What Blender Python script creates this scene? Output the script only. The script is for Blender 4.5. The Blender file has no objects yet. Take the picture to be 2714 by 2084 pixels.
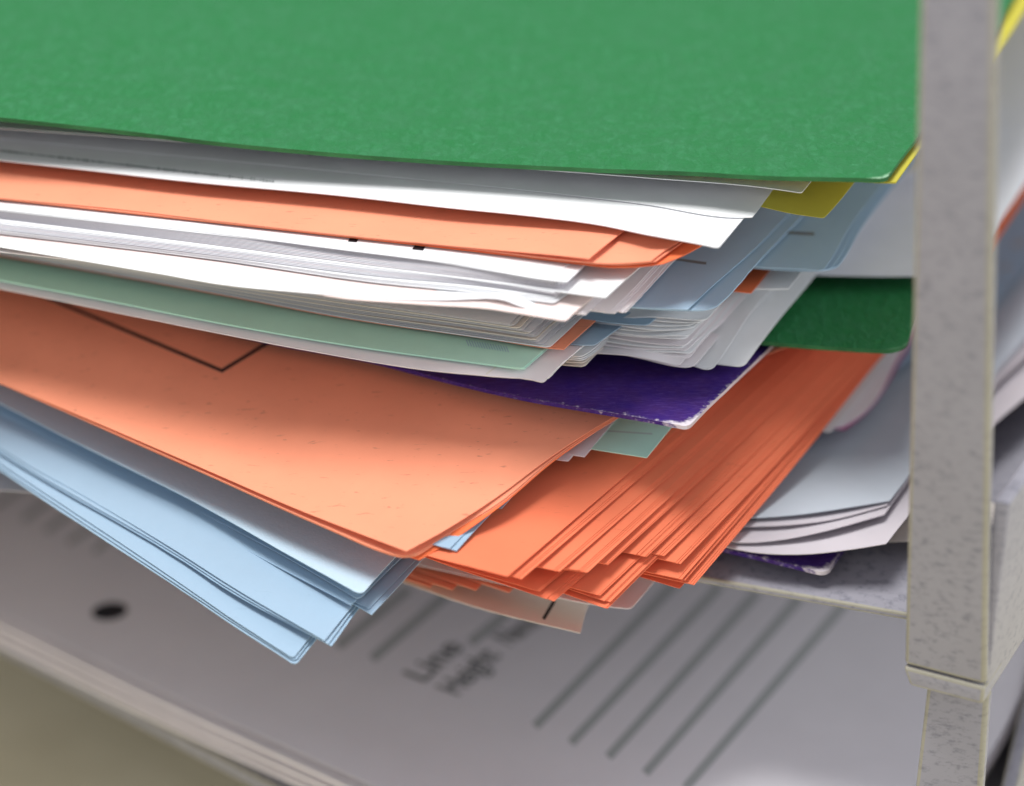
import bpy, math, random
from mathutils import Vector, noise
from mathutils.bvhtree import BVHTree
random.seed(11)
S = bpy.context.scene
MM = 0.001
# ------------------------------------------------------------------ camera
PITCH = math.radians(28.0); HF = math.radians(12.95); CZ = 135.0
F = 1357.0 / math.tan(HF)
cam_d = bpy.data.cameras.new('camera'); cam = bpy.data.objects.new('camera', cam_d)
S.collection.objects.link(cam); S.camera = cam
cam.location = (0, 0, CZ*MM); cam.rotation_euler = (math.pi/2 - PITCH, 0, 0)
cam_d.sensor_width = 36; cam_d.lens = 18/math.tan(HF); cam_d.clip_start = 0.01; cam_d.clip_end = 20
cam_d.dof.use_dof = True; cam_d.dof.focus_distance = 0.2425; cam_d.dof.aperture_fstop = 10.2
# ------------------------------------------------------------------ light
w = bpy.data.worlds.new('World'); S.world = w; w.use_nodes = True
bg = w.node_tree.nodes['Background']; bg.inputs[0].default_value = (0.95, 0.94, 1.0, 1); bg.inputs[1].default_value = 0.55
def area(name, loc, target, size, size_y, power, col):
    d = bpy.data.lights.new(name, 'AREA'); d.shape = 'RECTANGLE'; d.size = size; d.size_y = size_y
    d.energy = power; d.color = col
    o = bpy.data.objects.new(name, d); S.collection.objects.link(o)
    o.location = loc; o.rotation_euler = (Vector(target)-Vector(loc)).to_track_quat('-Z', 'Y').to_euler()
    return o
area('ceiling_lamp', (-0.12, 0.195, 0.80), (0.0, 0.23, 0.03), 0.36, 0.21, 7.9, (1, 0.99, 0.96))
area('window_light', (0.80, 0.10, 0.30), (0.06, 0.2, 0.0), 0.5, 0.45, 3.6, (0.93, 0.97, 1))
area('fill_light', (-0.35, -0.85, 0.55), (0, 0.2, 0.0), 0.9, 0.6, 2.2, (0.97, 0.98, 1))  # added fill behind the camera, lifts the shade under the overhangs
S.view_settings.view_transform = 'Standard'; S.view_settings.look = 'None'
S.view_settings.exposure = 0; S.view_settings.gamma = 1; S.view_settings.use_curve_mapping = False
S.render.engine = 'CYCLES'
S.cycles.max_bounces = 10; S.cycles.diffuse_bounces = 6

# ------------------------------------------------------------------ geometry helpers (all in mm)
CP, SP = math.cos(PITCH), math.sin(PITCH)
def at(x, y, z):
    "point at height z (mm) seen at photo pixel x, y"
    r, u = x-1357.0, 1042.0-y
    d = Vector((r, F*CP + u*SP, -F*SP + u*CP))
    k = (z-CZ)/d.z
    return Vector((d.x*k, d.y*k, z))
def ray(x, y):
    r, u = x-1357.0, 1042.0-y
    return Vector((r, F*CP + u*SP, -F*SP + u*CP)).normalized()
def curve(pts):
    "smooth curve through 3-D points, by length; straight and level beyond the end"
    n = len(pts); L = [0]
    for i in range(1, n): L.append(L[-1] + (pts[i]-pts[i-1]).length)
    T = []
    for i in range(n):
        if n == 1: T.append(Vector((1, 0, 0)))
        elif i == 0: T.append((pts[1]-pts[0])/(L[1]-L[0]))
        elif i == n-1: T.append((pts[-1]-pts[-2])/(L[-1]-L[-2]))
        else:
            a = (pts[i]-pts[i-1])/(L[i]-L[i-1]); b = (pts[i+1]-pts[i])/(L[i+1]-L[i])
            h0, h1 = L[i]-L[i-1], L[i+1]-L[i]
            T.append((a*h1+b*h0)/(h0+h1))
    def ev(s):
        if s >= L[-1]:
            d = (pts[-1]-pts[-2]); e = s-L[-1]
            dz = d.z/(L[-1]-L[-2]); d = Vector((d.x, d.y, 0)).normalized()
            return pts[-1] + d*e + Vector((0, 0, dz*12*(1-math.exp(-e/12))))
        i = 0
        while s > L[i+1]: i += 1
        h = L[i+1]-L[i]; u = (s-L[i])/h
        return (pts[i]*(2*u**3-3*u*u+1) + T[i]*h*(u**3-2*u*u+u) + pts[i+1]*(-2*u**3+3*u*u) + T[i+1]*h*(u**3-u*u))
    ev.L = L
    return ev
def fbm(p, sc, o=0.0):
    return noise.noise(Vector((p.x*sc+o, p.y*sc+o*1.7, o*0.3)))
# ------------------------------------------------------------------ materials
def lin(r, g, b):
    f = lambda c: (c/255/12.92) if c/255 <= .04045 else ((c/255+.055)/1.055)**2.4
    return (f(r), f(g), f(b), 1)
def newmat(name):
    m = bpy.data.materials.new(name); m.use_nodes = True; nt = m.node_tree
    b = nt.nodes['Principled BSDF']; b.inputs['Specular IOR Level'].default_value = 0.25
    return m, nt, b
def coords(nt, scale=(1, 1, 1), rot=0):
    tc = nt.nodes.new('ShaderNodeTexCoord'); mp = nt.nodes.new('ShaderNodeMapping')
    mp.inputs['Scale'].default_value = [s*1000 for s in scale]; mp.inputs['Rotation'].default_value = (0, 0, rot)
    nt.links.new(tc.outputs['Object'], mp.inputs['Vector']); return mp
def nz(nt, vec, scale, detail=3, rough=.6, dist=0):
    n = nt.nodes.new('ShaderNodeTexNoise'); n.inputs['Scale'].default_value = scale
    n.inputs['Detail'].default_value = detail; n.inputs['Roughness'].default_value = rough; n.inputs['Distortion'].default_value = dist
    nt.links.new(vec.outputs[0], n.inputs['Vector']); return n
def ramp(nt, src, a, b, ca=(0, 0, 0, 1), cb=(1, 1, 1, 1)):
    r = nt.nodes.new('ShaderNodeValToRGB'); r.color_ramp.elements[0].position = a; r.color_ramp.elements[1].position = b
    r.color_ramp.elements[0].color = ca; r.color_ramp.elements[1].color = cb
    nt.links.new(src, r.inputs[0]); return r
def mix(nt, fac, a, b):
    m = nt.nodes.new('ShaderNodeMix'); m.data_type = 'RGBA'
    for s, v in ((0, fac), (6, a), (7, b)):
        if isinstance(v, (int, float)) or isinstance(v, tuple): m.inputs[s].default_value = v
        else: nt.links.new(v, m.inputs[s])
    return m.outputs[2]
def bump(nt, b, src, dist, strength=1):
    n = nt.nodes.new('ShaderNodeBump'); n.inputs['Distance'].default_value = dist*MM; n.inputs['Strength'].default_value = strength
    nt.links.new(src, n.inputs['Height']); nt.links.new(n.outputs[0], b.inputs['Normal'])
def paper(name, c, var=.05, fibre=.0, trans=.12, bmp=.012):
    m, nt, b = newmat(name); b.inputs['Roughness'].default_value = .85
    v = coords(nt, (1, 1, 1)); n1 = nz(nt, v, .12, 3); n2 = nz(nt, v, 2.2, 3, .7)
    dark = tuple(x*(1-var) for x in c[:3])+(1,)
    col = mix(nt, ramp(nt, n1.outputs[0], .35, .65).outputs[0], dark, c)
    if fibre:                                             # tiny fibres and specks
        v2 = coords(nt, (.35, 1.6, 1), .5); n3 = nz(nt, v2, 1.6, 2, .6, .6)
        col = mix(nt, ramp(nt, n3.outputs[0], .665, .74).outputs[0], col, tuple(x*(1-fibre) for x in c[:3])+(1,))
    nt.links.new(col, b.inputs['Base Color'])
    bump(nt, b, n2.outputs[0], bmp)
    if trans:
        t = nt.nodes.new('ShaderNodeBsdfTranslucent'); nt.links.new(col, t.inputs[0])
        ms = nt.nodes.new('ShaderNodeMixShader'); ms.inputs[0].default_value = trans
        out = nt.nodes['Material Output']
        nt.links.new(b.outputs[0], ms.inputs[1]); nt.links.new(t.outputs[0], ms.inputs[2]); nt.links.new(ms.outputs[0], out.inputs[0])
    return m
def flat0(name, c):
    m, nt, b = newmat(name); b.inputs['Base Color'].default_value = c; b.inputs['Roughness'].default_value = .9; return m
def card(name, c, c2, wear, wearw=.6, fib=.5, streak=(1, 1, 1), bmp=.06, sc=1.6, wmin=.45, rot=.6, fleck=(.09, .33, .18, 1)):
    m, nt, b = newmat(name); b.inputs['Roughness'].default_value = .62; b.inputs['Specular IOR Level'].default_value = .18
    v = coords(nt, streak, rot); n1 = nz(nt, v, sc, 5, .72, .8); n0 = nz(nt, coords(nt), .35, 3)
    col = mix(nt, ramp(nt, n0.outputs[0], .3, .7).outputs[0], c2, c)
    col = mix(nt, ramp(nt, n1.outputs[0], .48, .68, (0, 0, 0, 1), (fib,)*3+(1,)).outputs[0], col, fleck)
    nf = nz(nt, coords(nt, (.35, 1.3, 1), .9), 1.5, 2, .6, 1.2)
    col = mix(nt, ramp(nt, nf.outputs[0], .70, .78, (0, 0, 0, 1), (.38,)*3+(1,)).outputs[0], col, tuple(x*1.4+.03 for x in fleck[:3])+(1,))
    at_ = nt.nodes.new('ShaderNodeAttribute'); at_.attribute_name = 'edge'
    nv = nz(nt, coords(nt), 1.3, 4, .75)
    ma = nt.nodes.new('ShaderNodeMath'); ma.operation = 'MULTIPLY_ADD'     # noise*k - edge distance
    nt.links.new(nv.outputs[0], ma.inputs[0]); ma.inputs[1].default_value = wearw*3
    sb = nt.nodes.new('ShaderNodeMath'); sb.operation = 'MULTIPLY_ADD'; nt.links.new(at_.outputs['Fac'], sb.inputs[0])
    sb.inputs[1].default_value = -1; sb.inputs[2].default_value = -wmin*2
    nt.links.new(sb.outputs[0], ma.inputs[2])
    rr = ramp(nt, ma.outputs[0], 0.0, .8)
    col = mix(nt, rr.outputs[0], col, wear)
    nt.links.new(col, b.inputs['Base Color'])
    n3 = nz(nt, v, sc*1.0, 4, .7, .5); bump(nt, b, n3.outputs[0], bmp)
    return m
WHITE = (.80, .81, .83, 1); COLD = (.72, .73, .78, 1); PINKW = (.80, .755, .78, 1)
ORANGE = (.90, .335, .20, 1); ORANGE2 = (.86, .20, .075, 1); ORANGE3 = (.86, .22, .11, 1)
BLUE = (.325, .455, .585, 1); PALEB = (.47, .62, .74, 1); MINT = (.49, .78, .66, 1); YEL = (.50, .45, .06, 1)
M = dict(
    white=paper('white_paper', WHITE, .07), cold=paper('cool_white_paper', COLD), pinkw=paper('pinkish_white_paper', PINKW),
    orange=paper('orange_paper', ORANGE, .06, .36, .15), orange2=paper('deep_orange_paper', ORANGE2, .05, .1, .15),
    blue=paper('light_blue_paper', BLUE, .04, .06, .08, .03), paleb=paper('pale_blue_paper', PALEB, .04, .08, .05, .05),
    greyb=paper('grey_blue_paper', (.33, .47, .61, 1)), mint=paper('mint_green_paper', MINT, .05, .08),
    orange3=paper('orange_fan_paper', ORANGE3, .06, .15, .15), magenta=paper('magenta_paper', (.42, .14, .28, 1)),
    shaded_edge=flat0('shaded_paper_edge', (.40, .385, .42, 1)), peach=paper('bounce_pink_white_paper', (.80, .68, .66, 1)),  # rim grey holds the bundles' edge shade; peach holds pinkish bounced light
    shadeblue=paper('shaded_grey_blue_paper', (.52, .57, .64, 1)), lilac=paper('shaded_white_paper', (.58, .54, .585, 1)),  # for the bowed sheets by the post, their shade mixed into the paper colour
    form=paper('grey_white_form', (.72, .70, .745, 1), .03), yellow=paper('yellow_paper', YEL, .06), cream=paper('cream_paper', (.74, .68, .62, 1)),
    green=card('green_card', (.013, .140, .038, 1), (.022, .142, .050, 1), (.30, .50, .33, 1), .35, .16, (1.0, .55, 1), .34, 1.05, .40, 0),
    purple=card('purple_card', (.032, .010, .16, 1), (.050, .016, .12, 1), (.60, .55, .60, 1), 1.15, .6, (.45, 3.0, 1), .05, 1.5, .66, .12, (.11, .06, .28, 1)),
)
def flat(name, c, rough=.6):
    m, nt, b = newmat(name); b.inputs['Base Color'].default_value = c; b.inputs['Roughness'].default_value = rough; return m
M['ink'] = flat('black_ink', (.012, .011, .015, 1), .5); M['greyink'] = flat('grey_ink', (.34, .36, .37, 1), .6); M['darkink'] = flat('dark_grey_ink', (.15, .16, .165, 1), .6)
M['cut_green'] = paper('green_card_core', (.04, .17, .06, 1), .5, 0, 0, .05)
M['cut_pale'] = paper('pale_card_core', (.62, .50, .50, 1), .3, 0, 0, .05)
M['corner_wear'] = paper('scuffed_card', (.62, .60, .55, 1), .4, 0, 0, .12)
def plastic(name, base, dark, yel=0):
    m, nt, b = newmat(name); b.inputs['Roughness'].default_value = .42
    v = coords(nt, (1, 1, 2.0)); n = nz(nt, v, .8, 4, .7); n2 = nz(nt, coords(nt), .14, 3)
    col = mix(nt, ramp(nt, n.outputs[0], .50, .68).outputs[0], base, dark)
    col = mix(nt, ramp(nt, n2.outputs[0], .35, .7, (0, 0, 0, 1), (.35,)*3+(1,)).outputs[0], col, tuple(x*.8 for x in base[:3])+(1,))
    nt.links.new(col, b.inputs['Base Color']); return m
M['plastic'] = plastic('speckled_grey_plastic', (.28, .275, .315, 1), (.17, .17, .205, 1))
M['plastic_edge'] = plastic('yellowish_plastic_edge', (.31, .295, .24, 1), (.25, .235, .20, 1))  # bevels get a yellower tone than the faces

# ------------------------------------------------------------------ sheets
def steps(L, n, p=1.9):
    return [L*(i/n)**p for i in range(n+1)]
SH = {}
def sheet(name, label, mat, C, Fp, Rp, z, cat='paper sheet', group=None, th=.10, cap=None, r=0, LF=235, LR=None,
          nF=64, nR=44, wav=.05, rim=None, top=None, jit=0, seed=0, parent=None, bulge=None, rimR=False):
    c = at(C[0], C[1], C[2] if len(C) > 2 else z)
    if LR is None: LR = 190 if Rp[-1][0] > 2645 else 72
    fp = [c]+[at(p[0], p[1], p[2] if len(p) > 2 else z) for p in Fp]
    rp = [c]+[at(p[0], p[1], p[2] if len(p) > 2 else z) for p in Rp]
    fe, re = curve(fp), curve(rp)
    ss = sorted(set(steps(LF, nF)+([] if not r else [r*.3, r*.6, r])+[.4, .9, 1.5])); tt = sorted(set(steps(LR, nR)+([] if not r else [r*.3, r*.6, r])+[.4, .9, 1.5]))
    # keep the curve knots in the grid
    top_v = []; edge = []
    def surf(s, t):
        if r and s < r and t < r:
            dx, dy = r-s, r-t; d = math.hypot(dx, dy)
            if d > r: s, t = r-dx*r/d, r-dy*r/d
        p = fe(s)+re(t)-c
        if cap is not None:
            k = 1.0
            p.z = -math.log(math.exp(-(p.z-cap)*k)+1)/k + cap if (cap-p.z) < 30 else p.z
        if wav:
            f = min(1, (s+t)/14)
            p.z += wav*fbm(p, .045, 3.3) + wav*.6*f*fbm(p, .12, 9.1+seed)
        if jit and (s < .01 or t < .01):
            p += Vector((fbm(p, 1.6, seed+5), fbm(p, 1.9, seed+8), 0))*jit
        if bulge: p.z += bulge(s, t)
        return p
    nS, nT = len(ss), len(tt)
    for i, s in enumerate(ss):
        for j, t in enumerate(tt):
            top_v.append(surf(s, t)-c)
            e = min(s, t)
            if s < 3 and t < 3: e = e - max(0, 1.5-math.hypot(s, t)*.5)
            edge.append(e+.018*max(s, t))
    vs = [v*MM for v in top_v]; N = len(vs)
    dn = Vector((0, 0, -th))
    vs += [(v+dn)*MM for v in top_v]; edge += edge[:]
    fs = []; mi = []
    idx = lambda i, j: i*nT+j
    for i in range(nS-1):
        for j in range(nT-1):
            a, b, c_, d = idx(i, j), idx(i+1, j), idx(i+1, j+1), idx(i, j+1)
            fs.append((a, b, c_, d)); mi.append(0); fs.append((N+d, N+c_, N+b, N+a)); mi.append(0)
    per = [idx(i, 0) for i in range(nS)]+[idx(nS-1, j) for j in range(1, nT)]+[idx(i, nT-1) for i in range(nS-2, -1, -1)]+[idx(0, j) for j in range(nT-2, 0, -1)]
    base = len(vs)
    for q in per: vs.append(vs[q]); edge.append(edge[q]+.45)
    for q in per: vs.append(vs[N+q]); edge.append(edge[N+q]+.45)
    P = len(per)
    for k in range(P):
        k2 = (k+1) % P
        fs.append((base+k, base+P+k, base+P+k2, base+k2)); mi.append(1 if rim and (not rimR or (per[k] < nT and per[k2] < nT)) else 0)
    me = bpy.data.meshes.new(name); me.from_pydata([tuple(v) for v in vs], [], fs)
    # the front edge runs left from the corner: turn the faces so that the top looks up
    me.materials.append(M[mat]);
    if rim: me.materials.append(M[rim])
    me.polygons.foreach_set('material_index', mi); me.polygons.foreach_set('use_smooth', [True]*len(fs))
    a = me.attributes.new('edge', 'FLOAT', 'POINT'); a.data.foreach_set('value', edge)
    me.update()
    if me.polygons[0].normal.z < 0: me.flip_normals()
    o = bpy.data.objects.new(name, me); S.collection.objects.link(o); o.location = c*MM
    o['label'] = label; o['category'] = cat
    if group: o['group'] = group
    o_bvh = BVHTree.FromPolygons([v+c for v in top_v], [f for f in fs[0:2*(nS-1)*(nT-1):2]])
    SH[label] = (o, o_bvh, c)
    o['_c'] = 0; del o['_c']
    return o, o_bvh, c
def clone(src, label, dF=0, dR=0, dz=0, rot=0, group=None, name=None):
    "copy of a sheet slid by mm to the right (dF), back (dR) and in height"
    o = src[0].copy(); S.collection.objects.link(o)
    o.location = o.location + Vector((dF, dR, dz))*MM; o.rotation_euler = (0, 0, math.radians(rot))
    o['label'] = label
    if group: o['group'] = group
    if name: o.name = name
    return o
def mark(src, name, poly_px, mat, lift=.03, label=None, n=10):
    "a printed quad lying on a sheet: corners in photo pixels, projected onto the sheet's real surface"
    o, bvh, c = src; camp = Vector((0, 0, CZ)); vs = []; m = 2
    a, b, d, e = [Vector(p+(0,)) for p in poly_px]           # a-b one long side, e-d the other
    for i in range(n+1):
        u = i/n; p0 = a.lerp(b, u); p1 = e.lerp(d, u)
        for k in range(m+1):
            p = p0.lerp(p1, k/m); h = bvh.ray_cast(camp, ray(p.x, p.y))
            if h[0] is None: return None
            vs.append(((h[0]-c)+Vector((0, 0, lift)))*MM)
    fs = [(i*(m+1)+k, (i+1)*(m+1)+k, (i+1)*(m+1)+k+1, i*(m+1)+k+1) for i in range(n) for k in range(m)]
    me = bpy.data.meshes.new(name); me.from_pydata([tuple(v) for v in vs], [], fs); me.materials.append(M[mat])
    q = bpy.data.objects.new(name, me); S.collection.objects.link(q); q.parent = o
    if label: q['label'] = label
    return q
def stroke(p, q, wpx):
    dx, dy = q[0]-p[0], q[1]-p[1]; L = math.hypot(dx, dy); nx, ny = -dy/L*wpx/2, dx/L*wpx/2
    return [(p[0]+nx, p[1]+ny), (q[0]+nx, q[1]+ny), (q[0]-nx, q[1]-ny), (p[0]-nx, p[1]-ny)]

# ================================================================== THE TRAYS
def box_mesh(name, mat, corners8, parent, bevel=0, mats=None, label=None, seg=3, org=None, edgemat=None):
    import bmesh
    bm = bmesh.new(); org = org or Vector((0, 0, 0))
    vs = [bm.verts.new((p-org)*MM) for p in corners8]
    for f in ((3, 2, 1, 0), (4, 5, 6, 7), (0, 1, 5, 4), (1, 2, 6, 5), (2, 3, 7, 6), (3, 0, 4, 7)): bm.faces.new([vs[i] for i in f])
    bmesh.ops.recalc_face_normals(bm, faces=bm.faces)
    if bevel:
        mi = -1
        bmesh.ops.bevel(bm, geom=list(bm.edges), offset=bevel*MM, segments=seg, profile=.5, affect='EDGES', material=1 if edgemat else -1)
    me = bpy.data.meshes.new(name); bm.to_mesh(me); bm.free()
    me.materials.append(M[mat])
    if edgemat: me.materials.append(M[edgemat])
    for p in me.polygons: p.use_smooth = bool(bevel)
    o = bpy.data.objects.new(name, me); S.collection.objects.link(o); o.parent = parent
    if label: o['label'] = label
    return o
def empty(name, loc, label, cat, group=None):
    o = bpy.data.objects.new(name, None); S.collection.objects.link(o); o.location = loc*MM
    o['label'] = label; o['category'] = cat
    if group: o['group'] = group
    return o
def atY(x, y, Y):
    d = ray(x, y); k = Y/d.y
    return Vector((d.x*k, Y, CZ+d.z*k))
def plate(name, mat, quad, depth, parent, bevel=0, org=None, edgemat=None, label=None):
    "a flat plate: front quad (bl, br, tr, tl) given in 3-D, thickened along the vector depth"
    bl, br, tr, tl = quad
    return box_mesh(name, mat, [bl, br, br+depth, bl+depth, tl, tr, tr+depth, tl+depth], parent, bevel, org=org, edgemat=edgemat, label=label)

# upper tray -------------------------------------------------------
pbl, pbr = at(2396, 1762, -1.0), at(2612, 1818, -1.0)
ptl, ptr = atY(2442, -260, pbl.y), atY(2643, -260, pbr.y)
fdir = (pbr-pbl).normalized()
w0, w1 = at(2617, 1842, -3.4), at(2714, 1690, -3.4); sdir = (w1-w0).normalized()
up_tray = empty('letter_tray', pbl, 'upper letter tray of speckled grey plastic, tall corner post in front of the papers', 'letter tray')
plate('corner_post', 'plastic', (pbl, pbr, ptr, ptl), sdir*1.6, up_tray, .5, pbl, 'plastic_edge')
q = Vector((0, 0, -2.3)); fo = -sdir*.25
plate('foot', 'plastic', (pbl+q+fo+fdir*.9, pbr+q+fo, pbr+fo+Vector((0, 0, -.15)), pbl+fo+Vector((0, 0, -.15))), sdir*6, up_tray, .35, pbl, 'plastic_edge')
wt = atY(2640, 1322, w0.y)
w0 = Vector((pbr.x, pbr.y, -3.4))+sdir*.9-fdir*.04; wtop0 = Vector((w0.x, w0.y, wt.z)); far = w0+sdir*190
plate('side_wall', 'plastic', (w0, far, Vector((far.x, far.y, wt.z)), wtop0), fdir*-1.6, up_tray, .3, pbl)
fl0, fl1 = at(1843, 1545, -2.4), at(2402, 1645, -2.4); d2 = (fl1-fl0).normalized()
a0 = fl0-d2*190; a1 = fl1+d2*8
bk = sdir*185
plate('floor', 'plastic', (a0, a1, a1+Vector((0, 0, .9)), a0+Vector((0, 0, .9))), bk, up_tray, .3, pbl, 'plastic_edge')
# lower tray -------------------------------------------------------
lbl, lbr = at(2462, 1838, -3.4)+Vector((0, 1.5, 0)), at(2626, 1864, -3.4)+Vector((0, 1.5, 0))
ltl = lbl; lb2, rb2 = atY(2418, 2140, lbl.y), atY(2598, 2140, lbr.y)
lbl2 = lbl+(lb2-lbl)*2.6; lbr2 = lbr+(rb2-lbr)*2.6
lo_tray = empty('letter_tray', lb2, 'lower letter tray of speckled grey plastic under the upper tray', 'letter tray')
plate('corner_post', 'plastic', (lbl2, lbr2, lbr, lbl), sdir*1.6, lo_tray, .5, lb2, 'plastic_edge')
e0, e1 = at(0, 1722, -41), at(700, 2090, -41); de = (e1-e0).normalized()
a0 = e0-de*60; a1 = e1+de*75; bk2 = Vector((-de.y, de.x, 0))*200
plate('floor', 'plastic', (a0+Vector((0, 0, -1)), a1+Vector((0, 0, -1)), a1+Vector((0, 0, 1.2)), a0+Vector((0, 0, 1.2))), bk2, lo_tray, .5, lb2, 'plastic_edge')
v0 = at(2655, 2150, -40); v1 = at(2740, 1800, -40)
vt = Vector((0, 0, 9)); dv = (v1-v0)
plate('side_wall', 'plastic', (v0-dv*.4, v0+dv*3, v0+dv*3+vt, v0-dv*.4+vt), fdir*2, lo_tray, .3, lb2, 'plastic_edge')
# desk -------------------------------------------------------------
m, nt, b = newmat('beige_desk_laminate'); M['desk'] = m; b.inputs['Roughness'].default_value = .5
n = nz(nt, coords(nt), .05, 3); nt.links.new(ramp(nt, n.outputs[0], .35, .7, (.74, .68, .48, 1), (.84, .78, .57, 1)).outputs[0], b.inputs['Base Color'])
me = bpy.data.meshes.new('desk_top'); me.from_pydata([(-1.5, -.5, -.066), (1.5, -.5, -.066), (1.5, 2.2, -.066), (-1.5, 2.2, -.066)], [], [(0, 1, 2, 3)])
me.materials.append(M['desk']); o = bpy.data.objects.new('desk_top', me); S.collection.objects.link(o); o['kind'] = 'structure'

# ================================================================== SHEETS OF THE LOWER TRAY
LTG = 'sheets stacked in the lower tray'
lt = sheet('paper_sheet', 'white ruled form with a round punch hole on top of the lower tray', 'form', (2166, 2633), [(1500, 2322), (900, 2042), (450, 1840), (0, 1622)],
           [(2400, 2306), (2640, 1970), (2714, 1830)], -31.5, wav=.0, nF=50, nR=50)
for k, (dy, dz, lab) in enumerate(((14, -1.6, 'white sheet directly under the punched form in the lower tray'), (30, -3.2, 'pinkish white sheet near the bottom of the lower tray stack'), (44, -4.9, 'pinkish white bottom sheet just above the lower tray edge'))):
    y = (0, 1656, 1682, 1706)[k+1]-1622
    sheet('paper_sheet', lab, 'pinkw', (2166, 2633+y), [(1500, 2322+y), (900, 2042+y), (450, 1840+y), (0, 1622+y)], [(2400, 2306+y), (2660, 1970), (2730, 1840)], -31.5+dz, group=LTG, wav=0, nF=30, nR=24, th=.5)
for a_, b_ in (((1418, 1926), (1800, 1536)), ((1513, 1970), (1910, 1552)), ((1612, 2007), (2010, 1568)), ((1710, 2050), (2120, 1584)), ((1816, 2090), (2240, 1600)), ((986, 1747), (1190, 1572)), ((895, 1714), (1085, 1560)), ((1246, 1705), (1350, 1622))):
    mark(lt, 'printed_rule', stroke(a_, b_, 24), 'greyink')
for a_, b_ in (((-20, 1350), (60, 1290)), ((60, 1380), (130, 1325)), ((120, 1410), (200, 1350)), ((180, 1440), (270, 1380)), ((250, 1465), (320, 1400))):
    mark(lt, 'printed_rule', stroke(a_, b_, 15), 'greyink')
def hole(src, cx, cy, a, b_, rot, name, mat, lift=.04):
    o, bvh, c = src; vs = []; camp = Vector((0, 0, CZ))
    for k in range(28):
        t = 2*math.pi*k/28; x, y = a*math.cos(t), b_*math.sin(t); r_ = math.radians(rot)
        h = bvh.ray_cast(camp, ray(cx+x*math.cos(r_)-y*math.sin(r_), cy+x*math.sin(r_)+y*math.cos(r_)))
        vs.append(tuple(((h[0]-c)+Vector((0, 0, lift)))*MM))
    me = bpy.data.meshes.new(name); me.from_pydata(vs, [], [tuple(range(28))]); me.materials.append(M[mat])
    q = bpy.data.objects.new(name, me); S.collection.objects.link(q); q.parent = o
hole(lt, 291, 1621, 48, 23, -8, 'punch_hole_dark', 'ink')  # flat black disc painted for the dark inside of the hole
def text_on(src, s_, p0, p1, h_px, mat):
    "printed word running from pixel p0 to p1 on the sheet"
    o, bvh, c = src; camp = Vector((0, 0, CZ))
    A = bvh.ray_cast(camp, ray(*p0))[0]; B = bvh.ray_cast(camp, ray(*p1))[0]
    cu = bpy.data.curves.new('t', 'FONT'); cu.body = s_; cu.size = 1; cu.offset = .02
    t = bpy.data.objects.new('t', cu); S.collection.objects.link(t)
    dg = bpy.context.evaluated_depsgraph_get(); me = bpy.data.meshes.new_from_object(t.evaluated_get(dg))
    bpy.data.objects.remove(t); w_ = max(v.co.x for v in me.vertices); X = (B-A); L = X.length; X = X.normalized(); Yv = Vector((-X.y, X.x, 0))
    for v in me.vertices:
        q_ = A+X*(v.co.x/w_*L)+Yv*(v.co.y*h_px); v.co = (q_-c+Vector((0, 0, .05)))*MM
    me.name = 'printed_text'; me.materials.clear(); me.materials.append(M[mat])
    q = bpy.data.objects.new('printed_text', me); S.collection.objects.link(q); q.parent = o
text_on(lt, 'Line', (1122, 1812), (1232, 1716), 5.2, 'darkink')
text_on(lt, 'Height', (1212, 1846), (1330, 1738), 5.2, 'darkink')
text_on(lt, 'Name', (1352, 1712), (1440, 1650), 5.2, 'darkink')

# ================================================================== SHEETS OF THE UPPER TRAY, bottom to top
# hanging pieces under the right orange bundle
sheet('paper_sheet', 'cream white sheet with a black dash hanging lowest under the orange fan', 'cream', (1538, 1678), [(1250, 1606), (1062, 1540), (700, 1400)], [(1562, 1600), (1640, 1480, 0)], -6, cap=1.2)
mark(list(SH.values())[-1], 'printed_dash', stroke((1440, 1642), (1470, 1592), 9), 'ink')
for k, (x, y) in enumerate(((1140, 1556), (1199, 1563), (1262, 1564), (1350, 1570))):
    sheet('paper_sheet', ['short brownish orange sheet end left of the others below the orange fan', 'second brownish orange sheet end below the orange fan', 'third brownish orange sheet end below the orange fan', 'rightmost faint orange sheet end on the cream sheet below the orange fan'][k],
          'orange', (x, y), [(x-120, y-40), (x-400, y-150)], [(x+40, y-45), (x+160, y-180, -1)], -4.6+.3*k, cap=1.2, group='orange sheet ends below the orange fan', LF=120, LR=60, nF=16, nR=14)
sheet('paper_sheet', 'pinkish white sheet corner hanging below the tip of the orange fan', 'pinkw', (1672, 1614), [(1600, 1606), (1300, 1540)], [(1735, 1540), (1850, 1400, 0)], -3.2, cap=1.0, r=.6)

# tray contents on the right, low
p2 = sheet('folder', 'dark purple card folder lying lowest in the tray, worn corner by the post', 'purple', (2192, 1520), [(2020, 1478), (1900, 1450), (1500, 1340)], [(2222, 1476), (2420, 1250)], 1.0, cat='folder', th=.5, r=1.2)
WR = 'bowed white sheets beside the post'
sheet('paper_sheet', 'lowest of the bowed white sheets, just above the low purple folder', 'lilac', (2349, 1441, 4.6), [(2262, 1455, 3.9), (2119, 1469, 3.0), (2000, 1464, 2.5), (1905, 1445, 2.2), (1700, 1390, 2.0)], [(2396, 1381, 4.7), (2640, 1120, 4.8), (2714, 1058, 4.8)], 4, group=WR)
sheet('paper_sheet', 'bowed white sheet second from bottom beside the post', 'lilac', (2344, 1364, 5.3), [(2167, 1412, 4.2), (2060, 1432, 3.4), (1960, 1438, 2.9), (1860, 1420, 2.6)], [(2396, 1290, 5.4), (2640, 1020, 5.0), (2714, 950, 5.0)], 6, group=WR)
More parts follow.
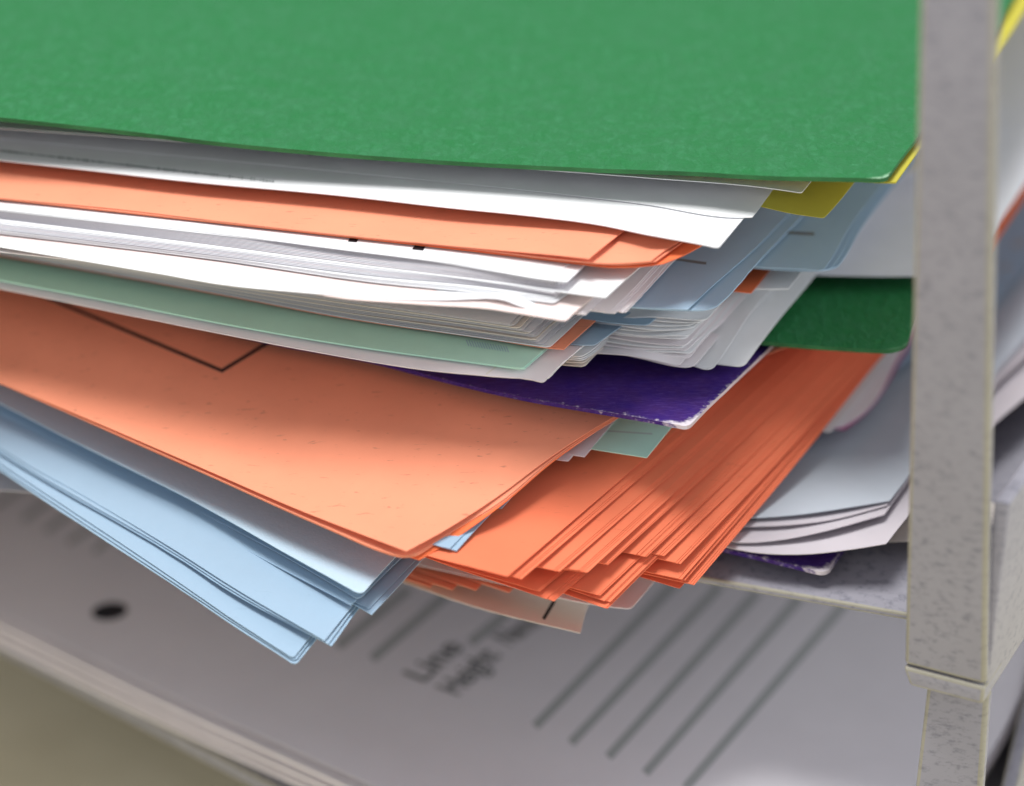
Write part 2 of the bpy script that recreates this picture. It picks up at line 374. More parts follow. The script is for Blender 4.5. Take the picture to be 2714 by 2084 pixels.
sheet('paper_sheet', 'thin white sheet edge between the two widest bowed sheets', 'lilac', (2350, 1340, 5.6), [(2200, 1378, 4.7), (2080, 1392, 4.1), (1950, 1396, 3.5)], [(2396, 1283, 5.4), (2640, 1000, 5.2)], 7, group=WR)
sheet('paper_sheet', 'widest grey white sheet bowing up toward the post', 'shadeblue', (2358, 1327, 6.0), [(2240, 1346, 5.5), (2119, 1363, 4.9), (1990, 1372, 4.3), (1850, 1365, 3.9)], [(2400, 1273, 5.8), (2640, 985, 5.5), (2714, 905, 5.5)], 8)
rb = sheet('paper_sheet', 'light blue sheet peeking along the right side of the orange fan', 'blue', (2053, 1256), [(1980, 1240), (1800, 1190)], [(2090, 1200), (2640, 800), (2714, 715)], 6.1, r=1, LF=40)
mark(rb, 'printed_dash', stroke((2655, 712), (2676, 706), 12), 'greyink'); mark(rb, 'printed_dash', stroke((2685, 652), (2720, 640), 14), 'greyink')
PK = 'white sheets with pink edges right of the orange fan'
sheet('folder', 'thin white folder with a purple pink edge right of the orange fan', 'pinkw', (2224, 1131), [(2150, 1122), (1900, 1060)], [(2262, 1110), (2390, 930), (2560, 690)], 7.1, cat='folder', th=.3, r=1)
sheet('paper_sheet', 'magenta sheet showing as a thin edge along the white folder right of the orange fan', 'magenta', (2238, 1140), [(2200, 1134), (1900, 1070)], [(2276, 1112), (2404, 930), (2570, 690)], 6.8, th=.12, LF=40)
sheet('paper_sheet', 'white sheet whose pale corner sticks out above the light blue sheet', 'white', (2199, 1146), [(2138, 1131), (1900, 1080)], [(2226, 1118), (2380, 925), (2560, 680)], 7.5, LF=40)

# light blue sheets, front left
sheet('paper_sheet', 'lowest light blue sheet, its tip the lowest of the pile', 'blue', (783, 1763, -.4), [(600, 1646, 1.2), (500, 1577, 2.2), (156, 1352, 5), (0, 1247, 6.2)], [(838, 1694, .2), (930, 1560, 1.2), (1080, 1400, 3)], 0, cap=9, r=.6, jit=.06, seed=1)
sheet('paper_sheet', 'light blue sheet just above the lowest blue one', 'blue', (782, 1753, -.1), [(600, 1637, 1.5), (500, 1569, 2.5), (156, 1342, 5.3), (0, 1239, 6.5)], [(830, 1688, .5), (920, 1560, 1.5), (1080, 1400, 3.3)], 0, cap=9.3, r=.6, jit=.05, seed=2)
lb4 = sheet('paper_sheet', 'broad light blue sheet third from the bottom of the pile', 'blue', (777, 1745, .2), [(600, 1630, 1.8), (500, 1560, 2.8), (156, 1331, 5.6), (0, 1228, 6.8)], [(825, 1683, .8), (912, 1556, 1.8), (1080, 1395, 3.6)], 0, cap=9.6, r=.5, jit=.03, seed=3)
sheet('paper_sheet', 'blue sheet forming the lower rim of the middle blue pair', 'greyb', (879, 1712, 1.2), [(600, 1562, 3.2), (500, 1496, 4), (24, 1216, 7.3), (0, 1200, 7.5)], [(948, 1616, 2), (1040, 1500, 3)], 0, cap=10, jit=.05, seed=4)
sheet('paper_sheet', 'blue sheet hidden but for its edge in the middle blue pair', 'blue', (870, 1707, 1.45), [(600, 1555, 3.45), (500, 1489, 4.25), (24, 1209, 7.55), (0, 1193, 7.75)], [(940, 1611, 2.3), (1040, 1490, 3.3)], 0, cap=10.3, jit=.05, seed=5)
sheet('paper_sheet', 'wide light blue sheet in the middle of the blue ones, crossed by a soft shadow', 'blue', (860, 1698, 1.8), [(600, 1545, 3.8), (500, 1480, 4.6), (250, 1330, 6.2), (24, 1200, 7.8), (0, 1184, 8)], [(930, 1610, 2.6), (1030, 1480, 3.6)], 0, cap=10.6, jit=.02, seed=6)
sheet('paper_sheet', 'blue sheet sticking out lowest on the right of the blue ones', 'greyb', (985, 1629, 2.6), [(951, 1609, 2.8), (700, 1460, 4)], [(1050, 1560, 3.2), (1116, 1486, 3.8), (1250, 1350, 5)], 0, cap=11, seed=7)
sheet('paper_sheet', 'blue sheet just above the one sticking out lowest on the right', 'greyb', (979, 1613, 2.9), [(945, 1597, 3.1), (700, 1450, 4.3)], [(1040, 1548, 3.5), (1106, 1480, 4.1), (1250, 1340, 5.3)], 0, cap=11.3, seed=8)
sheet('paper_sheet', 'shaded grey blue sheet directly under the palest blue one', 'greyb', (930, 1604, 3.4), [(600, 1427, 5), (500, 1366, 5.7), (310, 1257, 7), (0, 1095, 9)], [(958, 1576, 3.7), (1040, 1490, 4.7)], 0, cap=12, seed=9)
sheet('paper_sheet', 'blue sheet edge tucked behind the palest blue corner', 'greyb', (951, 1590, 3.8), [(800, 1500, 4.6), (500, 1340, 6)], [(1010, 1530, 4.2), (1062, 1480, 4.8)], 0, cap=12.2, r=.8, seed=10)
sheet('paper_sheet', 'palest blue sheet with a rounded corner right below the big orange sheet', 'paleb', (958, 1577, 5.4), [(750, 1462, 6.6), (500, 1321, 8), (257, 1200, 9.6), (0, 1066, 11)], [(998, 1530, 5.6), (1050, 1474, 6), (1200, 1330, 7.4)], 0, cap=12.6, r=.9, jit=.03, seed=11)

# orange fan on the right ------------------------------------------
FAN = 'orange sheets fanned out under the purple folder'
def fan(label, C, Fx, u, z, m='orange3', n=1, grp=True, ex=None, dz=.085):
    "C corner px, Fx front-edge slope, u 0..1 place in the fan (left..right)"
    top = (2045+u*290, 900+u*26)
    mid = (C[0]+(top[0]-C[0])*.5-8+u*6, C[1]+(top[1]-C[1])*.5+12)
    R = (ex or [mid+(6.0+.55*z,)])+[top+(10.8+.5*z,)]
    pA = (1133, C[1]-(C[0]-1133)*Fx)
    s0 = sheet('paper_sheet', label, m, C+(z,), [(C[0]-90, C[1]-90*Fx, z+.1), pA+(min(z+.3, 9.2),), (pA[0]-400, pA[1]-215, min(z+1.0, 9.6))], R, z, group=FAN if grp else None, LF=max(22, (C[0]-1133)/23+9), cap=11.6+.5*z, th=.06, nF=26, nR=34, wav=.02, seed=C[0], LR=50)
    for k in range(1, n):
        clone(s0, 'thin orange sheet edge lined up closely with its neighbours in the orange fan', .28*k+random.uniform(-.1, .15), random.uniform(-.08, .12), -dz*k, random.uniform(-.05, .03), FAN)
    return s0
z = 5.2
fan('small orange sheet lowest at the right tip of the orange fan', (1795, 1558), .30, .97, 1.0, n=2)
fan('orange sheet forming the outer right rim of the orange fan', (1828, 1547), .22, 1.0, 1.9, n=3)
fan('orange sheet beside the right rim, its corner cut by a small step', (1816, 1538), .22, .985, 2.5, n=1)
fan('lit orange sheet right of the deep notch in the orange fan', (1798, 1533), .21, .93, 2.9, n=2)
fan('orange sheet with the lowest corner of the whole orange fan', (1605, 1612), .36, .80, 3.0, n=2)
fan('deep orange sheet just above the lowest corner of the fan', (1602, 1593), .34, .76, 3.6, n=3)
fan('brightly lit orange sheet above the lowest corner, stepped shadow across it', (1586, 1577), .27, .73, 4.2, n=2)
fan('orange sheet right of the crossing edges, front edge lit', (1790, 1491), .24, .93, 4.5, n=3)
fan('orange sheet one step above the right rim of the fan', (1746, 1470), .14, .86, 5.3, n=3)
fan('orange sheet with the second lowest corner on the left of the fan', (1448, 1587), .345, .55, 4.6, n=4)
fan('orange sheet lying in the left notch of the fan, soft shadow at its left', (1424, 1566), .30, .50, 5.4, n=2)
fan('orange sheet with a short straight front edge high on the right of the fan', (1685, 1470), .20, .70, 6.1, n=5)
fan('orange sheet, narrow step in the middle of the fan', (1592, 1491), .20, .55, 6.8, n=4)
fan('orange sheet in the middle of the fan left of the narrow step', (1535, 1511), .12, .45, 7.4, n=4)
fan('orange sheet, pale step left of the middle of the fan', (1467, 1511), .22, .34, 8.0, n=3)
fan('orange sheet with many fine edges in the left part of the fan', (1367, 1530), .28, .14, 8.6, n=3)
fan('topmost broad orange sheet of the fan, crossed by a diagonal shadow', (1345, 1528), .262, .06, 9.1, n=1)

# between the big orange sheet and the fan
BT = 'small sheet ends between the big orange sheet and the fan'
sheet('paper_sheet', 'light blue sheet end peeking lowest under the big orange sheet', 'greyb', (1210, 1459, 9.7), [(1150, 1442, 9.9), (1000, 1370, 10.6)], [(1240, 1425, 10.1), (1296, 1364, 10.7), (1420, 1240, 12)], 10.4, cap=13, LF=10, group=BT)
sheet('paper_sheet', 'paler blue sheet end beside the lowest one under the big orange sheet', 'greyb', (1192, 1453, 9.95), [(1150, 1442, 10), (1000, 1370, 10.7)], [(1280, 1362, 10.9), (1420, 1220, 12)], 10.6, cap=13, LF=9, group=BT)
sheet('paper_sheet', 'tiny bluish sheet tip midway along the big orange sheet', 'blue', (1329, 1346, 11.0), [(1300, 1338, 11.0), (1200, 1300, 11.2)], [(1370, 1300), (1500, 1170, 12.4)], 11.3, cap=13.5, LF=6, group=BT)
sheet('paper_sheet', 'mint green sheet under the purple folder corner', 'mint', (1714, 1213, 13.6), [(1567, 1190, 13.6), (1400, 1160, 13.2)], [(1783, 1128, 14.2), (1960, 930, 15.6)], 14, LF=13, group=BT)
mark(list(SH.values())[-1], 'printed_line', stroke((1580, 1141), (1729, 1151), 2), 'greyink')
sheet('paper_sheet', 'lilac sheet end right beside the mint green sheet', 'pinkw', (1549, 1211, 13.4), [(1515, 1205, 13.4), (1450, 1180, 13.2)], [(1600, 1150, 14), (1720, 1010, 15.4)], 14, LF=5, group=BT)
sheet('paper_sheet', 'lilac sheet end touching the edge of the big orange sheet', 'pinkw', (1506, 1222, 13.2), [(1480, 1219, 13.2), (1420, 1190, 13)], [(1560, 1160, 13.8), (1700, 1010, 15.2)], 13.8, LF=4, group=BT)

# the big orange sheets
OBG = 'large orange sheets at the front of the pile'
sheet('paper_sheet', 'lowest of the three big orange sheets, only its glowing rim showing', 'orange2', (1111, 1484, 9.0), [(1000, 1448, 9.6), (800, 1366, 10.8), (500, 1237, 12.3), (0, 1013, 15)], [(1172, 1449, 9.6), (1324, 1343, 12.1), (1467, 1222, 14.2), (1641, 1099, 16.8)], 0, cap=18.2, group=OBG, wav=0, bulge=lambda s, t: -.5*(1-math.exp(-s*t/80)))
sheet('paper_sheet', 'middle of the three big orange sheets, curling away below the top one', 'orange', (1084, 1481, 9.6), [(1020, 1463, 9.8), (870, 1400, 10.8), (500, 1234, 12.7), (0, 1012.5, 15.3)], [(1180, 1420, 10.3), (1326, 1330, 12.5), (1467, 1213, 14.5), (1636, 1099, 17)], 0, cap=18.4, r=1.6, group=OBG, wav=0, bulge=lambda s, t: -.3*(1-math.exp(-s*t/80)))
clone((list(SH.values())[-1][0],), 'thin orange sheet stuck to the middle big orange sheet', .1, -.02, -.16, 0, OBG)
ob = sheet('paper_sheet', 'top big orange sheet with a black printed box corner and speckled fibres', 'orange', (1077, 1461, 10.6), [(800, 1354, 11.9), (531, 1238, 13), (250, 1117, 14.3), (0, 1012, 15.6)], [(1171, 1410, 11.1), (1314, 1319, 12.9), (1467, 1205, 14.9), (1631, 1098, 17.3)], 0, cap=18.6, group=OBG, wav=0)
mark(ob, 'printed_line', stroke((60, 762), (592, 985), 9), 'ink', n=30); mark(ob, 'printed_line', stroke((587, 984), (745, 888), 9), 'ink', n=12)

# purple folder
pf = sheet('folder', 'worn purple card folder with scuffed white edges in the middle of the pile', 'purple', (1824, 1132), [(1733, 1114), (1600, 1091), (1400, 1056), (1157, 1000), (1000, 958), (700, 900), (400, 822)], [(1862, 1092), (1958, 1000), (2048, 914), (2200, 768)], 19.4, cat='folder', th=.45, rim='cut_pale', rimR=True, r=.8, jit=.04, wav=0)

# green folder below and the white pile on it
g2 = sheet('folder', 'lower green card folder with a rounded worn corner left of the post', 'green', (2400, 926), [(2371, 927), (2210, 920), (2033, 906), (1900, 890)], [(2425, 850), (2520, 700), (2640, 560)], 21.0, cat='folder', th=.5, rim='cut_green', r=2.2, wav=0, LF=60)
wb = sheet('paper_sheet', 'wide pale grey sheet lying on the lower green folder behind the post', 'cold', (2550, 727), [(2410, 731), (2150, 727), (2000, 720)], [(2650, 585), (2714, 490)], 23.4, th=.15)
sheet('paper_sheet', 'orange sheet strip showing right of the post', 'orange2', (2600, 700), [(2500, 690), (2300, 660)], [(2655, 618), (2714, 526)], 20.0)

WP = 'crumpled white sheets on the right of the pile'
def rs(*a): return list(a)
sheet('paper_sheet', 'crumpled white sheet furthest right, its edge against the green folder', 'white', (1971, 972, 20.8), [(1908, 965, 20.8), (1700, 940)], [(2036, 886, 22.0), (2100, 803, 23.0), (2163, 722, 23.9), (2300, 545, 24.3)], 21.2, group=WP, r=.8, LF=60, bulge=lambda s, t: .2*math.sin(t*.22)*math.exp(-s*.1))
sheet('paper_sheet', 'crumpled white sheet with the rounded corner over the purple folder', 'white', (1884, 984, 21.2), [(1829, 967, 21.2), (1700, 945, 21.4)], [(1944, 903, 22), (1994, 835, 23), (2110, 690)], 22.6, group=WP, r=1.2, LF=60, bulge=lambda s, t: .6*max(0, math.sin(t*.16-.3-s*.10))**2*math.exp(-s*.04))
sheet('paper_sheet', 'small folded lilac flap between the crumpled white sheets', 'pinkw', (1836, 974, 21.7), [(1802, 972, 21.7), (1700, 950, 21.7)], [(1850, 958), (1950, 830, 22)], 21.9, group=WP, r=.9, LF=50)
sheet('paper_sheet', 'long pinkish white sheet lying over the dark gap above the purple folder', 'pinkw', (1800, 971, 22.0), [(1788, 969, 22), (1700, 955), (1585, 943), (1400, 925)], [(1850, 915, 22.6), (1930, 830, 23.4), (2040, 700, 24)], 22.3, group=WP, r=.7, LF=60, bulge=lambda s, t: .4*math.sin(t*.4+s*.25))
for k in range(5):
    y = 963-k*9
    sheet('paper_sheet', 'thin white sheet in the tight lower bundle of the crumpled pile', 'white' if k % 2 else 'pinkw', (1830-k*4+random.randint(-9, 9), y-14, 22.4+.3*k), [(1700, y-22), (1560, y-38), (1350, y-58)], [(1900, y-100, 23.2+.3*k), (1985-k*6, y-190, 24)], 22.5+.3*k, group=WP, LF=26, nF=20, nR=22, r=.5, bulge=(lambda q: (lambda s, t: .18*math.sin(t*.45+s*.33+q)))(k))
for k, (yl, yr, cx) in enumerate(((886, 899, 1818), (882, 893, 1826), (871, 878, 1812), (866, 873, 1836), (859, 862, 1836), (849, 852, 1860), (842, 845, 1872))):
    sheet('paper_sheet', ['white sheet whose pale wavy front edge crosses the middle of the crumpled pile', 'white sheet hugging the wavy edge in the crumpled pile', 'white sheet with short wrinkles halfway up the crumpled pile', 'white sheet above the wrinkled one in the crumpled pile', 'white sheet under the dark blue slip in the crumpled pile', 'shaded white sheet close below the blue folder sheet', 'shaded white sheet touching the blue folder sheet'][k],
          'white', (cx, yr, 24.2+.35*k), [(1740, yr-1, 24.3+.35*k), (1653, yl, 24.3+.35*k), (1450, yl-24)], [(cx+60, yr-66, 25+.3*k), (cx+150, yr-160, 26+.2*k)], 24.2+.35*k, group=WP, LF=22, nF=24, nR=24, r=.7, jit=.05, seed=k*3, bulge=(lambda q: (lambda s, t: .15*math.sin(t*.55+s*.6+q*.7)))(k))
sheet('paper_sheet', 'small white slip beside the red orange slip under the upper blue sheets', 'white', (2090, 765), [(2000, 764), (1900, 750)], [(2128, 716), (2200, 630)], 27.2, LF=16)
sheet('paper_sheet', 'small red orange slip under the wide blue sheet', 'orange2', (1991, 776), [(1938, 770), (1850, 755)], [(2040, 715), (2100, 640)], 27.6, LF=16)

# white sheets with peach ends, blue slips
PE = 'white sheets with peach tinted ends above the purple folder'
for k in range(5):
    sheet('paper_sheet', ['lowest sheet of the small stack with peach tinted ends', 'peach tinted sheet second from the bottom of its small stack', 'middle sheet of the small peach tinted stack', 'white sheet near the top of the small peach tinted stack', 'top crinkled sheet of the small peach tinted stack'][k],
          'cream' if k < 2 else 'white', (1549-k*2, 972-k*7, 22.3+.45*k), [(1487, 967-k*7, 22.3+.45*k), (1300, 930-k*7, 22.4+.45*k)], [(1583+k, 938-k*6), (1643-k, 888-k*5), (1690, 845-k*4, 23.5+.3*k)], 22.4+.45*k, group=PE, LF=14, r=.5, nR=24, nF=24, seed=k, jit=.06, bulge=(lambda q: (lambda s, t: .12*math.sin(t*.8+q)))(k))
sheet('paper_sheet', 'dark blue slip with its lit end pointing left below the blue folder sheet', 'blue', (1717, 862, 26.3), [(1669, 860, 26.3), (1500, 840, 26.3)], [(1754, 829), (1820, 760)], 26.4, LF=14, r=.5)
sheet('paper_sheet', 'narrow light blue strip between the white sheets', 'blue', (1576, 915, 25.3), [(1547, 915, 25.3), (1400, 890)], [(1600, 898), (1664, 852, 25.3), (1760, 770)], 25.5, LF=12, r=.4)

# white, mint and grey bundle on the left
LWG = 'white sheets around the mint green one'
sheet('paper_sheet', 'second white sheet under the mint green one, its torn edge doubled', 'white', (1455, 1002, 24.4), [(1300, 992), (900, 938), (600, 878), (0, 756)], [(1498, 958), (1660, 835), (1800, 690)], 24.6, group=LWG, jit=.06, wav=.05)
lw = sheet('paper_sheet', 'pinkish white sheet with a torn tip directly over the purple folder', 'pinkw', (1440, 1014, 24.6), [(1416, 1008, 24.7), (1300, 997), (1100, 977), (900, 944), (600, 887), (300, 826), (0, 765)], [(1462, 990), (1489, 964), (1548, 914), (1652, 827), (1800, 690)], 25, group=LWG, r=.4, jit=.08, wav=.02)
mark(lw, 'crease', stroke((1288, 993), (1322, 968), 3), 'cream')
lg = sheet('paper_sheet', 'mint green sheet with faint print lying on the pinkish white one', 'mint', (1386, 976), [(1372, 975), (1300, 966), (900, 911), (600, 859), (300, 799), (0, 742)], [(1446, 924), (1560, 820), (1700, 680)], 25.9, r=.3, wav=.02)
clone((lg[0],), 'second mint green sheet lined up under the first', .12, .05, -.14, 0)
for k in range(16):
    mark(lg, 'printed_dash', stroke((1236+k*7, 902+k*1.1), (1243+k*7, 918+k*1.1), 2), 'greyb')
sheet('paper_sheet', 'orange sheet between the grey bundle and the mint green sheet', 'orange', (1494, 926), [(1458, 923), (1300, 899), (900, 841), (600, 784), (300, 729), (0, 678)], [(1604, 828), (1750, 690)], 26.3, wav=.02)
GB = 'grey shaded white sheets bundled above the mint green sheet'
gcs = [(1456, 921), (1440, 912), (1428, 906), (1419, 901), (1420, 893), (1415, 889), (1402, 884), (1409, 880), (1385, 875), (1376, 870), (1362, 864), (1350, 860)]
for k, (x, y) in enumerate(gcs):
    zz = 26.6+.24*k; yl = 673-k*1.6
    sheet('paper_sheet', 'thin shaded white sheet in the tight bundle above the mint green sheet', 'cream' if k in (3, 6, 9) else ('cold' if k % 2 else 'white'), (x, y, zz), [(x-150, y-22), (900, 838-k*4.0), (600, 781-k*2.6), (0, yl)], [(x+50, y-46), (1560-k*3, 822-k*4), (1700, 690)], zz, group=GB, r=.35+.4*random.random(), nF=100, nR=20, wav=0, seed=k, rim='shaded_edge' if k % 3 else None)

# blue folder sheets
B0 = 'light blue sheets under the yellow one'
sheet('paper_sheet', 'lowest light blue sheet by the grey background, rounded corner', 'blue', (2215, 714), [(2150, 717), (1990, 708), (1700, 660)], [(2240, 680), (2278, 612), (2352, 512), (2440, 405), (2640, 160)], 29.2, group=B0, r=1.5, th=.15, LF=90)
sheet('paper_sheet', 'light blue sheet second from the bottom under the yellow one', 'blue', (2200, 716), [(2150, 715), (1990, 706), (1700, 660)], [(2226, 680), (2262, 612), (2340, 510), (2432, 398)], 29.7, group=B0, r=1.1, LF=90)
b0 = sheet('paper_sheet', 'light blue sheet with a short black dash right under the yellow one', 'blue', (2181, 717), [(2150, 714), (1990, 705), (1700, 660)], [(2206, 683), (2248, 610), (2330, 503), (2425, 395)], 30.3, group=B0, r=.6, LF=90)
mark(b0, 'printed_dash', stroke((2080, 617), (2158, 621), 8), 'darkink')
B1G = 'wide light blue sheets in the middle right of the pile'
sheet('paper_sheet', 'wide light blue sheet with the rounded lit corner above the crumpled sheets', 'blue', (1888, 821), [(1822, 822), (1676, 815), (1500, 790)], [(1926, 788), (1996, 708), (2130, 569), (2240, 450)], 31.0, group=B1G, r=1.4, th=.15, LF=100, jit=.04)
b1 = sheet('paper_sheet', 'wide light blue sheet on top of the rounded one, fine blue line and black dash', 'blue', (1822, 821), [(1676, 814), (1500, 790)], [(1870, 775), (2010, 650), (2090, 568), (2200, 450)], 31.4, group=B1G, LF=100)
mark(b1, 'printed_dash', stroke((1780, 686), (1872, 699), 7), 'darkink')

# white bundle under the upper orange sheets
W5 = 'white sheets stepping down right of the bright white corner'
for k, (C, Fq, Rq) in enumerate((((1658, 828), [(1638, 824), (1500, 808)], [(1676, 810), (1786, 691), (1900, 570)]), ((1650, 829), [(1638, 825), (1500, 808)], [(1668, 812), (1776, 692), (1890, 572)]),
        ((1630, 830), [(1563, 821), (1450, 806)], [(1648, 813), (1760, 694), (1880, 574)]), ((1622, 830), [(1563, 821), (1450, 806)], [(1640, 813), (1750, 696), (1870, 576)]), ((1614, 829), [(1560, 821), (1450, 806)], [(1634, 811), (1742, 698), (1870, 578)]))):
    sheet('paper_sheet', ['white sheet with the rightmost step beside the wide blue sheet', 'white sheet lined up just left of the rightmost step', 'white sheet with the rough front edge below the bright white corner', 'thin white sheet edge left of the rough front edge', 'thin white sheet edge closest to the bright white corner'][k], 'pinkw', C, Fq, Rq, 31.9+.2*k, group=W5, LF=110, nF=26, jit=.06, seed=k)
for k, (C, Rq) in enumerate((((1552, 834), [(1566, 820), (1640, 750), (1760, 640)]), ((1545, 833), [(1558, 819), (1632, 748), (1750, 640)]), ((1536, 833), [(1550, 818), (1622, 747), (1740, 640)]))):
    sheet('paper_sheet', ['white sheet with the small middle step below the bright white corner', 'thin white sheet second of the small middle step', 'thin white sheet third of the small middle step'][k], 'pinkw', C, [(1521, 831), (1400, 818)], Rq, 32.9+.15*k, group=W5, LF=100, nF=26, jit=.04, seed=k)
# curled and crumpled one
cr = sheet('paper_sheet', 'curled white sheet with a crumpled corner, lower flap', 'peach', (1499, 851, 33.5), [(1391, 833), (1317, 821), (1108, 806), (900, 790), (786, 770), (600, 752), (430, 723), (0, 651)], [(1520, 831), (1576, 785), (1700, 670)], 33.7, r=.3, jit=.06, wav=.0)
sheet('paper_sheet', 'bright curled sheet with the lifted rippled front edge', 'white', (1448, 818, 34.0), [(1410, 812, 34.2), (1380, 800, 34.6), (1352, 784, 35.1), (1333, 773, 35.4), (1300, 774, 35.1), (1200, 783, 34.6), (1067, 785, 34.3), (900, 775, 34.2), (786, 766), (600, 748), (430, 719), (0, 647)], [(1480, 800, 34), (1560, 730, 34.5), (1680, 620, 34.6)], 34.15, jit=.03, wav=0, cap=35)
W3 = 'bright white sheets bundled below the upper orange ones'
def lerp_pts(A, B, u): return [(A[i][0]+(B[i][0]-A[i][0])*u, A[i][1]+(B[i][1]-A[i][1])*u) for i in range(len(A))]
for k, (c, ys) in enumerate((((1468, 803), (796, 774, 749, 691, 618)), ((1466, 795), (789, 768, 744, 687, 615)), ((1470, 789), (783, 763, 740, 684, 612)))):
    x, y = c
    sheet('paper_sheet', ['lowest white sheet of the bright bundle, resting on the curled one', 'white sheet second from the bottom of the bright bundle', 'white sheet third from the bottom of the bright bundle'][k], 'white', (x, y, 34.25+.14*k), [(1412, ys[0]), (1250, ys[1]), (1000, ys[2]), (600, ys[3]), (0, ys[4])], [(x+22, y-14), (1600, y-110), (1700, 600)], 34.25+.14*k, group=W3, r=.4, nF=40, wav=0, seed=k, jit=.03)
xs = (1300, 1000, 600, 0)
def bundle(lo, hi, clo, chi, zlo, zhi, n, sd):
    for k in range(n):
        u = k/(n-1)
        F_ = [(xs[i], lo[i]+(hi[i]-lo[i])*u) for i in range(4)]
        x = clo[0]+(chi[0]-clo[0])*u+random.uniform(-9, 9); y = clo[1]+(chi[1]-clo[1])*u+random.uniform(-1, 1); zz = zlo+(zhi-zlo)*u
        sheet('paper_sheet', 'thin white sheet packed in the bright bundle, only its edge showing', ('cold', 'white', 'pinkw')[(k+sd) % 3], (x, y, zz), F_, [(x+40, y-40), (1570, y-108), (1690, 580)], zz, group=W3, r=.25+.5*random.random(), nF=110, nR=20, wav=0, seed=k+sd, th=.10, rim='shaded_edge')
bundle((759, 731, 680, 608), (750, 716, 666, 594), (1482, 784), (1478, 778), 34.68, 35.08, 5, 3)
w4 = sheet('paper_sheet', 'bright white sheet with the sharp corner right of the bundle', 'white', (1605, 789), [(1517, 778), (1460, 770), (1300, 748), (1000, 711), (600, 662), (0, 589)], [(1634, 762), (1695, 709), (1800, 610)], 35.2, wav=0, jit=.03)
bundle((741, 704, 652, 577), (717, 671, 627, 560), (1490, 767), (1470, 742), 35.33, 36.2, 9, 20)
sheet('paper_sheet', 'white sheet just under the marked one, pink in the orange sheet shadow', 'white', (1502, 748, 36.3), [(1450, 742), (1300, 717), (1000, 670), (600, 625), (0, 558)], [(1540, 712), (1582, 667), (1690, 560)], 36.3, group=W3, wav=0)
w2 = sheet('paper_sheet', 'white sheet with two black printed bars under the upper orange sheet', 'white', (1463, 735), [(1300, 712), (1212, 700), (900, 661), (600, 622), (300, 588), (0, 556)], [(1521, 690), (1600, 620), (1680, 550)], 36.4, wav=0)
mark(w2, 'printed_bar', [(1092, 662), (1121, 665), (1138, 638), (1110, 635)], 'ink', n=3); mark(w2, 'printed_bar', [(922, 641), (945, 643), (957, 622), (934, 620)], 'ink', n=3)
mark(w2, 'printed_bar', [(640, 594), (915, 630), (917, 625), (640, 588)], 'purple', n=8)

# upper orange sheets
O3 = 'upper orange sheets below the white top sheets'
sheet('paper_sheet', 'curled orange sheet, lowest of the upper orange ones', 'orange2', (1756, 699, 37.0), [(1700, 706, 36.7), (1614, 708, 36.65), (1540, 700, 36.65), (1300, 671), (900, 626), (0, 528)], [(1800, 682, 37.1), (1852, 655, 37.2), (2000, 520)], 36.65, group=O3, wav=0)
sheet('paper_sheet', 'curled orange sheet with crossing creases in the middle of the upper orange ones', 'orange', (1738, 693, 37.3), [(1700, 698, 37.0), (1614, 701, 37), (1540, 695, 37), (1300, 667), (900, 624), (0, 527)], [(1770, 670, 37.3), (1812, 640, 37.4), (1950, 510)], 36.76, group=O3, wav=0)
sheet('paper_sheet', 'thin orange sheet edge in the curled part of the upper orange ones', 'orange', (1725, 692, 37.5), [(1680, 696, 37.2), (1600, 698, 37.2), (1530, 692, 37.2), (1300, 665), (900, 622), (0, 526)], [(1765, 662, 37.5), (1800, 640, 37.6), (1950, 510)], 36.86, group=O3, wav=0)
sheet('paper_sheet', 'flat upper orange sheet with a sharp corner, top one of the orange group', 'orange', (1561, 686, 37.9), [(1500, 679, 37.75), (1300, 661, 37.3), (900, 622), (600, 588), (300, 553), (0, 525)], [(1602, 652, 38), (1656, 610, 38), (1760, 510, 37.8)], 37.0, group=O3, wav=0)

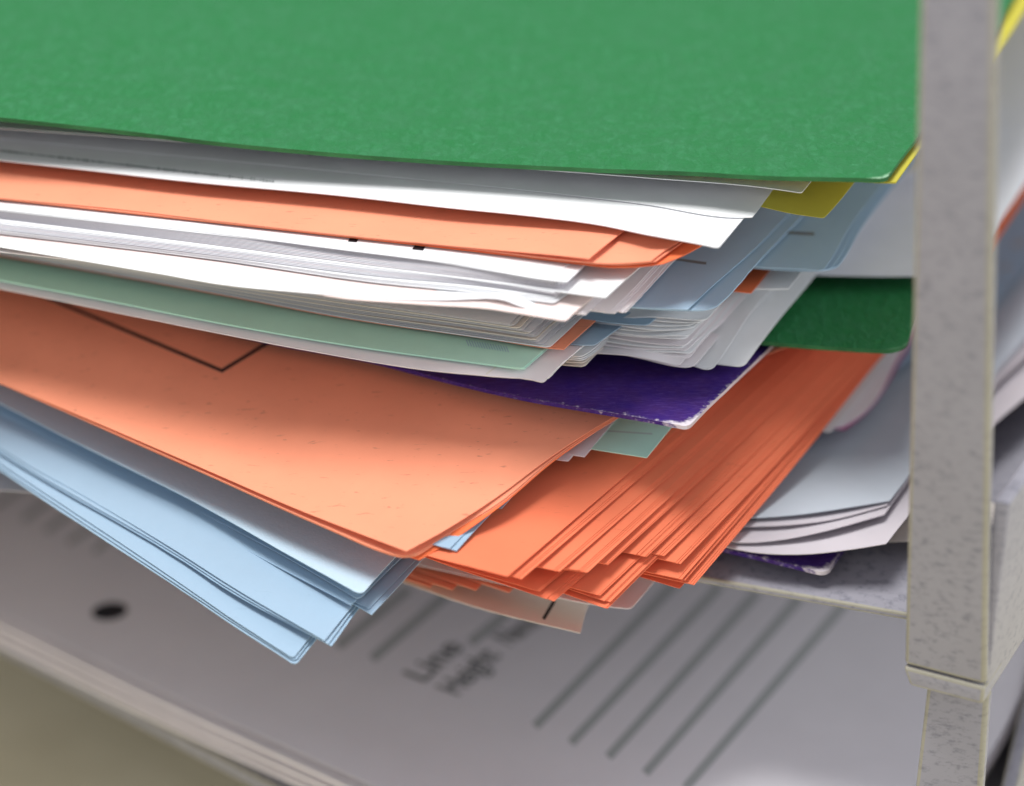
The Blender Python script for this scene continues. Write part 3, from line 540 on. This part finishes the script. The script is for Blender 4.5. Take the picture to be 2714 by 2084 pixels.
# white top sheets, yellow and green
tw = sheet('paper_sheet', 'large bright white sheet with a line of faint print along its front edge', 'white', (1903, 658, 38.9), [(1895, 656), (1700, 619), (1600, 598), (1421, 574), (1192, 551), (900, 518), (500, 481), (200, 447), (0, 425)], [(1922, 636), (1972, 577), (2100, 420)], 38.9, wav=0, r=.5)
pts = [(-20, 398), (200, 423), (500, 457), (800, 490), (1000, 509), (1230, 535)]
for i in range(150):
    x = -10+i*8.2; k = [j for j in range(5) if pts[j][0] <= x <= pts[j+1][0]]
    if not k or (x > 780 and random.random() < .35): continue
    k = k[0]; u = (x-pts[k][0])/(pts[k+1][0]-pts[k][0]); y = pts[k][1]+u*(pts[k+1][1]-pts[k][1])
    if i < 90: mark(tw, 'printed_text', stroke((x, y), (x+7.0, y+.8), random.uniform(3, 8)), 'greyink', n=1)
sheet('paper_sheet', 'yellow sheet sticking out between white and light blue sheets', 'yellow', (2184, 578), [(2100, 566), (2019, 548), (1900, 525), (1500, 480)], [(2222, 536), (2268, 478), (2360, 360)], 38.98, wav=0, r=.4, LF=12, th=.06)
sheet('paper_sheet', 'white sheet in shade right above the large bright white sheet', 'white', (1994, 576), [(1971, 577), (1700, 540), (1400, 505), (900, 455), (0, 368)], [(2014, 550), (2050, 500), (2150, 380)], 39.07, wav=0, th=.06)
sheet('paper_sheet', 'small white sheet corner over the yellow sheet', 'white', (2125, 511), [(2090, 506), (2048, 500), (1700, 470), (1100, 425), (500, 376), (0, 340)], [(2158, 470), (2260, 350)], 41.4, wav=0, r=.3)
sheet('paper_sheet', 'yellow sheet right under the top green folder', 'yellow', (2374, 483, 44), [(2340, 482, 43.9), (2100, 466, 43), (1700, 440, 42.3), (0, 300, 42.3)], [(2428, 408), (2658, 118), (2714, 30)], 43.9, wav=0, th=.2)
g1 = sheet('folder', 'top green card folder covering the whole pile, scuffed pale corner by the post', 'green', (2347, 474, 44.9), [(2250, 471, 44.6), (2050, 467, 44), (1860, 457, 43.4), (1550, 446, 42.9), (1240, 430, 42.6), (620, 381, 43.3), (300, 343, 44), (0, 311, 44.7)], [(2402, 402), (2530, 230), (2664, 30), (2714, -60)], 44.9, cat='folder', th=.5, rim='cut_green', r=.9, jit=.10, wav=.03)
